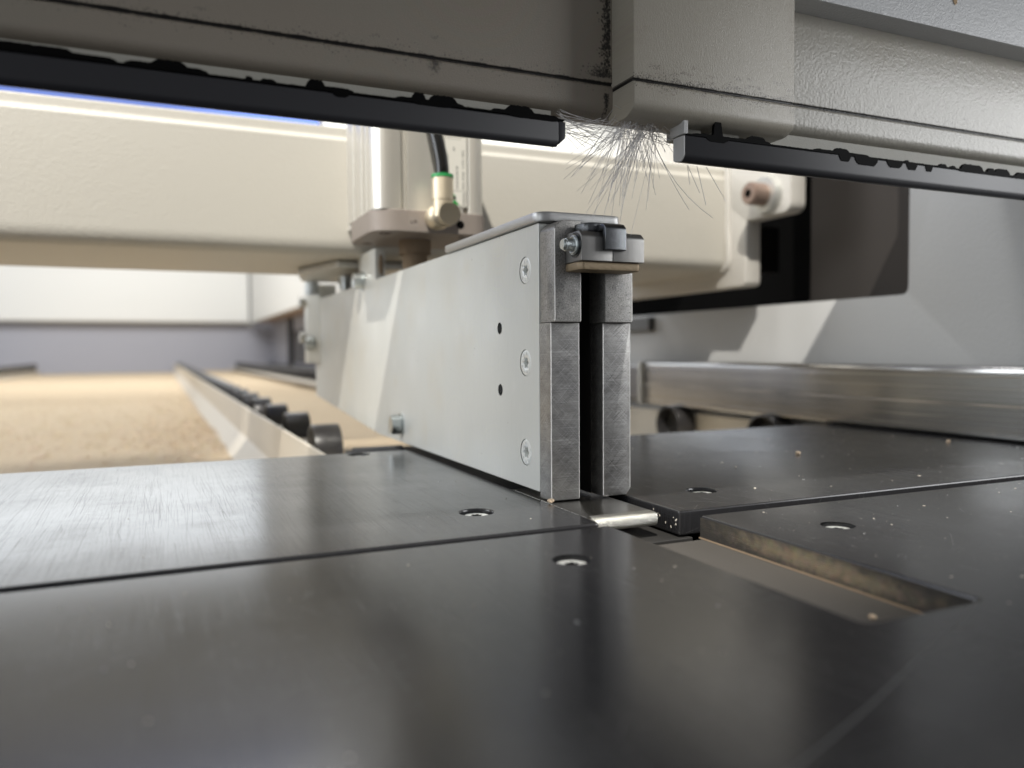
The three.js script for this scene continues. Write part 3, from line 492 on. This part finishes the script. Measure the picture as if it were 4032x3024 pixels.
{
  const t = thing('pressure_beam', 'dirty grey painted pressure beam with dark plastic strip hanging over the table', 'pressure beam', [250, 174, -400]);
  const beamMat = (map) => std({ map, roughness: 0.42, bumpMap: null });
  const lip = (s, z0) => [[z0, s + 0.8, 0.6], [z0 - 0.9, s, 0.3], [z0 - 0.6, s - 0.8, 0.4], [z0 + 0.4, s - 1.6, 0.8], [z0 + 0.6, s - 13.5, 5.5], [z0 - 6, s - 17, 3], [z0 - 12, s - 17.2, 1], [z0 - 22, s - 12, 1], [z0 - 60, s + 30, 1]];
  const bumpy = (map, k, b) => std({ map, roughness: 0.4, bumpMap: rep(peel, k, k * 0.32), bumpScale: b });
  // left body
  let d = [-420, 330, 180, 345], map = dirtMap(...d, 213, 51, 'rgb(131,123,111)', (blot) => {
    for (let i = 0; i < 1500; i++) { const y = 217 + Math.pow(rnd(), 0.8) * 75, w = 4.2 + 3 * noise.noise(y / 9, 2, 1); blot(211.5 - Math.abs(gauss()) * w, y, rr(0.15, 0.7), rr(0.2, 0.75)); }
    for (let i = 0; i < 500; i++) blot(207 + gauss() * 7, 216 + Math.abs(gauss()) * 4, rr(0.15, 0.5), rr(0.15, 0.5));
    for (let i = 0; i < 260; i++) blot(118 + gauss() * 2.4, 212 - Math.abs(gauss()) * 4.5, rr(0.2, 0.8), rr(0.03, 0.14));
    for (let i = 0; i < 260; i++) blot(209 + gauss() * 1.2, 208 - Math.abs(gauss()) * 8, rr(0.2, 0.5), rr(0.15, 0.5));
  });
  part('left_body', planar(alongX([[-350, 345], ...lip(213, -350), [-470, 262], [-470, 345]], -420, 300, 0, 0, [], 0.6), XY(...d)), bumpy(map, 40, 0.0001), t, { keepuv: true });
  // box cover
  d = [180, 330, 185, 345]; map = dirtMap(...d, 209.8, 53, 'rgb(158,152,139)');
  part('box_cover', planar(alongX([[-330, 345], [-330, 210.6, 0.5], [-330.8, 209.8, 0.3], [-330.4, 209.0, 0.4], [-329.6, 208.2, 0.8], [-329.4, 197, 6], [-336, 193.2, 3], [-352, 193, 2], [-356, 200], [-356, 345]], 212.7, 314, 0, 0.8, [], 0.6), XY(...d)), bumpy(map, 10, 0.0001), t, { keepuv: true });
  // right body
  d = [280, 900, 180, 345]; map = dirtMap(...d, 216.5, 57, 'rgb(160,156,146)');
  part('right_body', planar(alongX([[-348, 268], [-346, 246, 12], ...lip(216.5, -347), [-470, 262], [-470, 268]], 313, 900, 0, 0, [], 0.6), XY(...d)), std({ map, roughness: 0.36, bumpMap: rep(peel, 6, 1.7), bumpScale: 0.00015 }), t, { keepuv: true });
  part('ledge', alongX([[-331, 268, 0.6], [-331, 360, 1], [-470, 360], [-470, 268.2]], 314.4, 900, 0, 0), mFrame, t);
  part('top_cover', box(-420, 900, 345.4, 352, -470, -331.5), mFrame, t);
  part('unseen_shade_hood', box(-420, 900, 361, 372, -470, -150), mFrame, t);  // unseen hood, added to shade the beam front from above
  // filler strips and plastic strips
  const mFill = paint(0.32, 0.31, 0.27, 0.6, 0.0001, 4), mStrip = new THREE.MeshPhysicalMaterial({ color: lin(0.022, 0.022, 0.025), roughness: 0.42, specularIntensity: 0.6 });
  part('filler_strip', box(-420, 178.6, 187.8, 196.4, -362, -351.5), mFill, t);
  part('filler_strip', [rbox(247, 262, 187.6, 196.2, -352, -342, 0.4), rbox(268.5, 287, 187.6, 196.2, -352, -342, 0.4)], mFill, t);
  part('filler_strip', box(288, 900, 187.6, 199.6, -360, -349), mFill, t);
  part('filler_backing', box(262, 268.5, 186, 197, -352, -348), mHole, t);
  const strip = (x0, x1, l, r) => alongX([[-338, 187.6, 0.8], [-338, 177.6, 2.2], [-340, 175.6, 1.2], [-346, 177.2, 1], [-346, 187.6, 0.6]], x0, x1, 0, 0.6);
  part('plastic_strip', [strip(-420, 176, 0, 0), alongZ([[176, 187.6], [179.7, 187.6], [179.7, 180, 0.6], [176, 176.6, 0.6]], -346, -338.2, 0, 0.3)], mStrip, t);
  const mEnd = std({ color: lin(0.5, 0.5, 0.49), roughness: 0.6, bumpMap: rep(grainTex, 6), bumpScale: 0.0002 });
  const rs = (a) => alongX([[-332.6, 187, 0.8], [-332.6, 176.2, 2.4], [-335, 173.8, 1.4], [-342, 175.2, 1], [-342, 187, 0.6]], a[0], a[1], 0, 0.5);
  const ps = part('plastic_strip', rs([244.9, 511]), mStrip, t); part('plastic_strip', rs([512, 900]), mStrip, t);
  part('cut_end', alongX([[-332.8, 186.8, 0.8], [-332.8, 176.4, 2.2], [-335.2, 174.1, 1.4], [-341.8, 175.4, 1], [-341.8, 186.8, 0.6]], 244.2, 244.95), mEnd, ps);
  part('end_tab', [rbox(244.6, 247.6, 187.8, 197, -345.6, -333.6, 0.6)], mEnd, t);
  // black sealant with ragged edges
  const bead = (x0, x1, yb, up, down, z0, z1, sd, slot) => {
    seed = sd; const top = [], bot = [];
    const bump = (x, L) => { let v = 0; for (const [a, b, h] of L) { const e = Math.min(3, (b - a) * 0.22), q = Math.min((x - a) / e, (b - x) / e, 1); if (q > 0) v = Math.max(v, h * Math.sqrt(q) * (1 + 0.12 * noise.noise(x, sd, 1))); } return v; };
    for (let x = x0; x <= x1; x += 0.35) { top.push([x, yb + 0.35 + 0.35 * Math.max(0, noise.noise(x / 3, sd, 0)) + 0.3 * Math.abs(noise.noise(x / 0.9, sd, 5)) + bump(x, up)]); bot.push([x, yb - 0.35 - 0.3 * Math.max(0, noise.noise(x / 2.5, sd, 9)) - bump(x, down)]); }
    const s = new THREE.Shape(); top.forEach((p, i) => (i ? s.lineTo(...p) : s.moveTo(...p))); bot.reverse().forEach((p) => s.lineTo(...p)); s.closePath();
    return alongZ(s, z0, z1, 0, 0);
  };
  const mSeal = new THREE.MeshPhysicalMaterial({ color: lin(0.002, 0.002, 0.002), roughness: 0.7, specularIntensity: 0.12 });
  const upL = [[-70, -26, 2.6], [-30, -12, 1.4], [-10, 20, 1.5], [-1, 13, 3.4], [34, 37, 1.1], [40, 46, 1.0], [58, 66, 3.3], [64, 78, 1.2], [96, 128, 1.0], [103.5, 110, 3.6], [111, 125, 3.5], [141, 176, 1.1], [148, 163, 3.6], [-120, -95, 2.4], [-200, -180, 3], [-300, -270, 2.5]], dnL = [[69, 76, 1.8], [104, 122, 0.8], [150, 176, 0.9]];
  part('sealant', bead(-420, 179, 188.2, upL, dnL, -339.6, -337.75, 61), mSeal, t);
  const upR = [[249, 300, 0.8], [262.4, 268.2, 8.6], [276, 300, 1.0], [284, 297, 3.0], [330, 372, 0.9], [345, 357, 2.6], [401, 404, 0.9], [430, 436, 1.4], [440, 444, 1.1], [449, 469, 3.2], [473, 480, 2.6], [480, 494, 3.0], [500, 530, 2.4]], dnR = [[258, 272, 1.8], [349, 358, 3.4], [361, 379, 4.2], [386, 399, 3.6], [402, 411, 3.6], [418, 424, 3.4], [446, 520, 0.8]];
  part('sealant', bead(246, 900, 187.3, upR, dnR, -334.2, -332.3, 67), mSeal, t);
}
// tan chip stuck on the ledge
{ const g = new THREE.IcosahedronGeometry(2, 1), p = g.attributes.position; for (let j = 0; j < p.count; j++) { const k = 1 + 0.6 * noise.noise(p.getX(j) * 1.3, p.getY(j) * 1.1, p.getZ(j)); p.setXYZ(j, p.getX(j) * k * 0.7, p.getY(j) * k * 1.3, p.getZ(j) * 0.4 * k); } g.rotateZ(0.3).translate(439, 286, -330.6); g.computeVertexNormals(); single('wood_crumb', 'tan wood crumb stuck to the ledge at the top right corner', 'wood crumb', g, std({ color: lin(0.62, 0.45, 0.28), roughness: 0.95 }), [439, 284, -331]); }

// ---------------------------------------------------------------- nylon brush in the gap of the beam
{
  seed = 1234; const t = thing('brush', 'tuft of grey nylon bristles splayed in the gap between the dark strips', 'brush', [232, 205, -347]);
  const gs = [], put = (a, b, bend, r) => { const mid = a.clone().lerp(b, 0.55).add(bend), c = new THREE.QuadraticBezierCurve3(a, mid, b); gs.push(new THREE.TubeGeometry(c, 7, r, 5)); };
  for (let i = 0; i < 130; i++) {
    const left = rnd() < 0.72, rx = rr(217, 243), ry = rr(195, 206), a = V(rx, ry + 3, rr(-352, -341)); let b;
    if (left) { const k = rnd(); b = V(182 + 42 * Math.pow(k, 0.8) + gauss() * 3, 143 + 34 * rnd() * (1 - 0.3 * k) + (1 - k) * 8, rr(-362, -334)); } else b = V(rr(216, 246), rr(146, 184), rr(-362, -334));
    const f = rr(0.62, 1.12); b = a.clone().lerp(b, f); put(a, b, V(gauss() * 0.55, gauss() * 0.45, gauss() * 0.5), rr(0.09, 0.135));
  }
  for (let i = 0; i < 36; i++) put(V(179, rr(184, 195), rr(-352, -341)), V(rr(192, 214), rr(180, 193), rr(-356, -338)), V(0, gauss() * 0.7, 0), rr(0.09, 0.14));
  for (let i = 0; i < 22; i++) put(V(244, rr(184, 197), rr(-350, -342)), V(rr(206, 236), rr(186, 206), rr(-356, -338)), V(0, gauss() * 0.7, 0), rr(0.1, 0.15));
  put(V(229, 196, -345), V(268, 148, -340), V(-10, -7, 0), 0.17); put(V(232, 190, -345), V(253, 151, -340), V(-3, 0, 0), 0.17);
  for (const [x, e, y] of [[254, 255.5, 165], [254, 262, 161], [260, 266, 155], [266, 279, 158]]) put(V(x, 175, -343), V(e, y, -343), V(0, 0, 0), 0.17);
  const b = part('bristles', gs, new THREE.MeshPhysicalMaterial({ color: lin(0.78, 0.77, 0.77), transmission: 0.5, thickness: 0, roughness: 0.6 }), t); b.userData.kind = 'stuff';
  part('brush_holder', rbox(216, 246, 207, 214, -356, -338, 1), mBlack, t);
}
renderer.render(scene, camera);
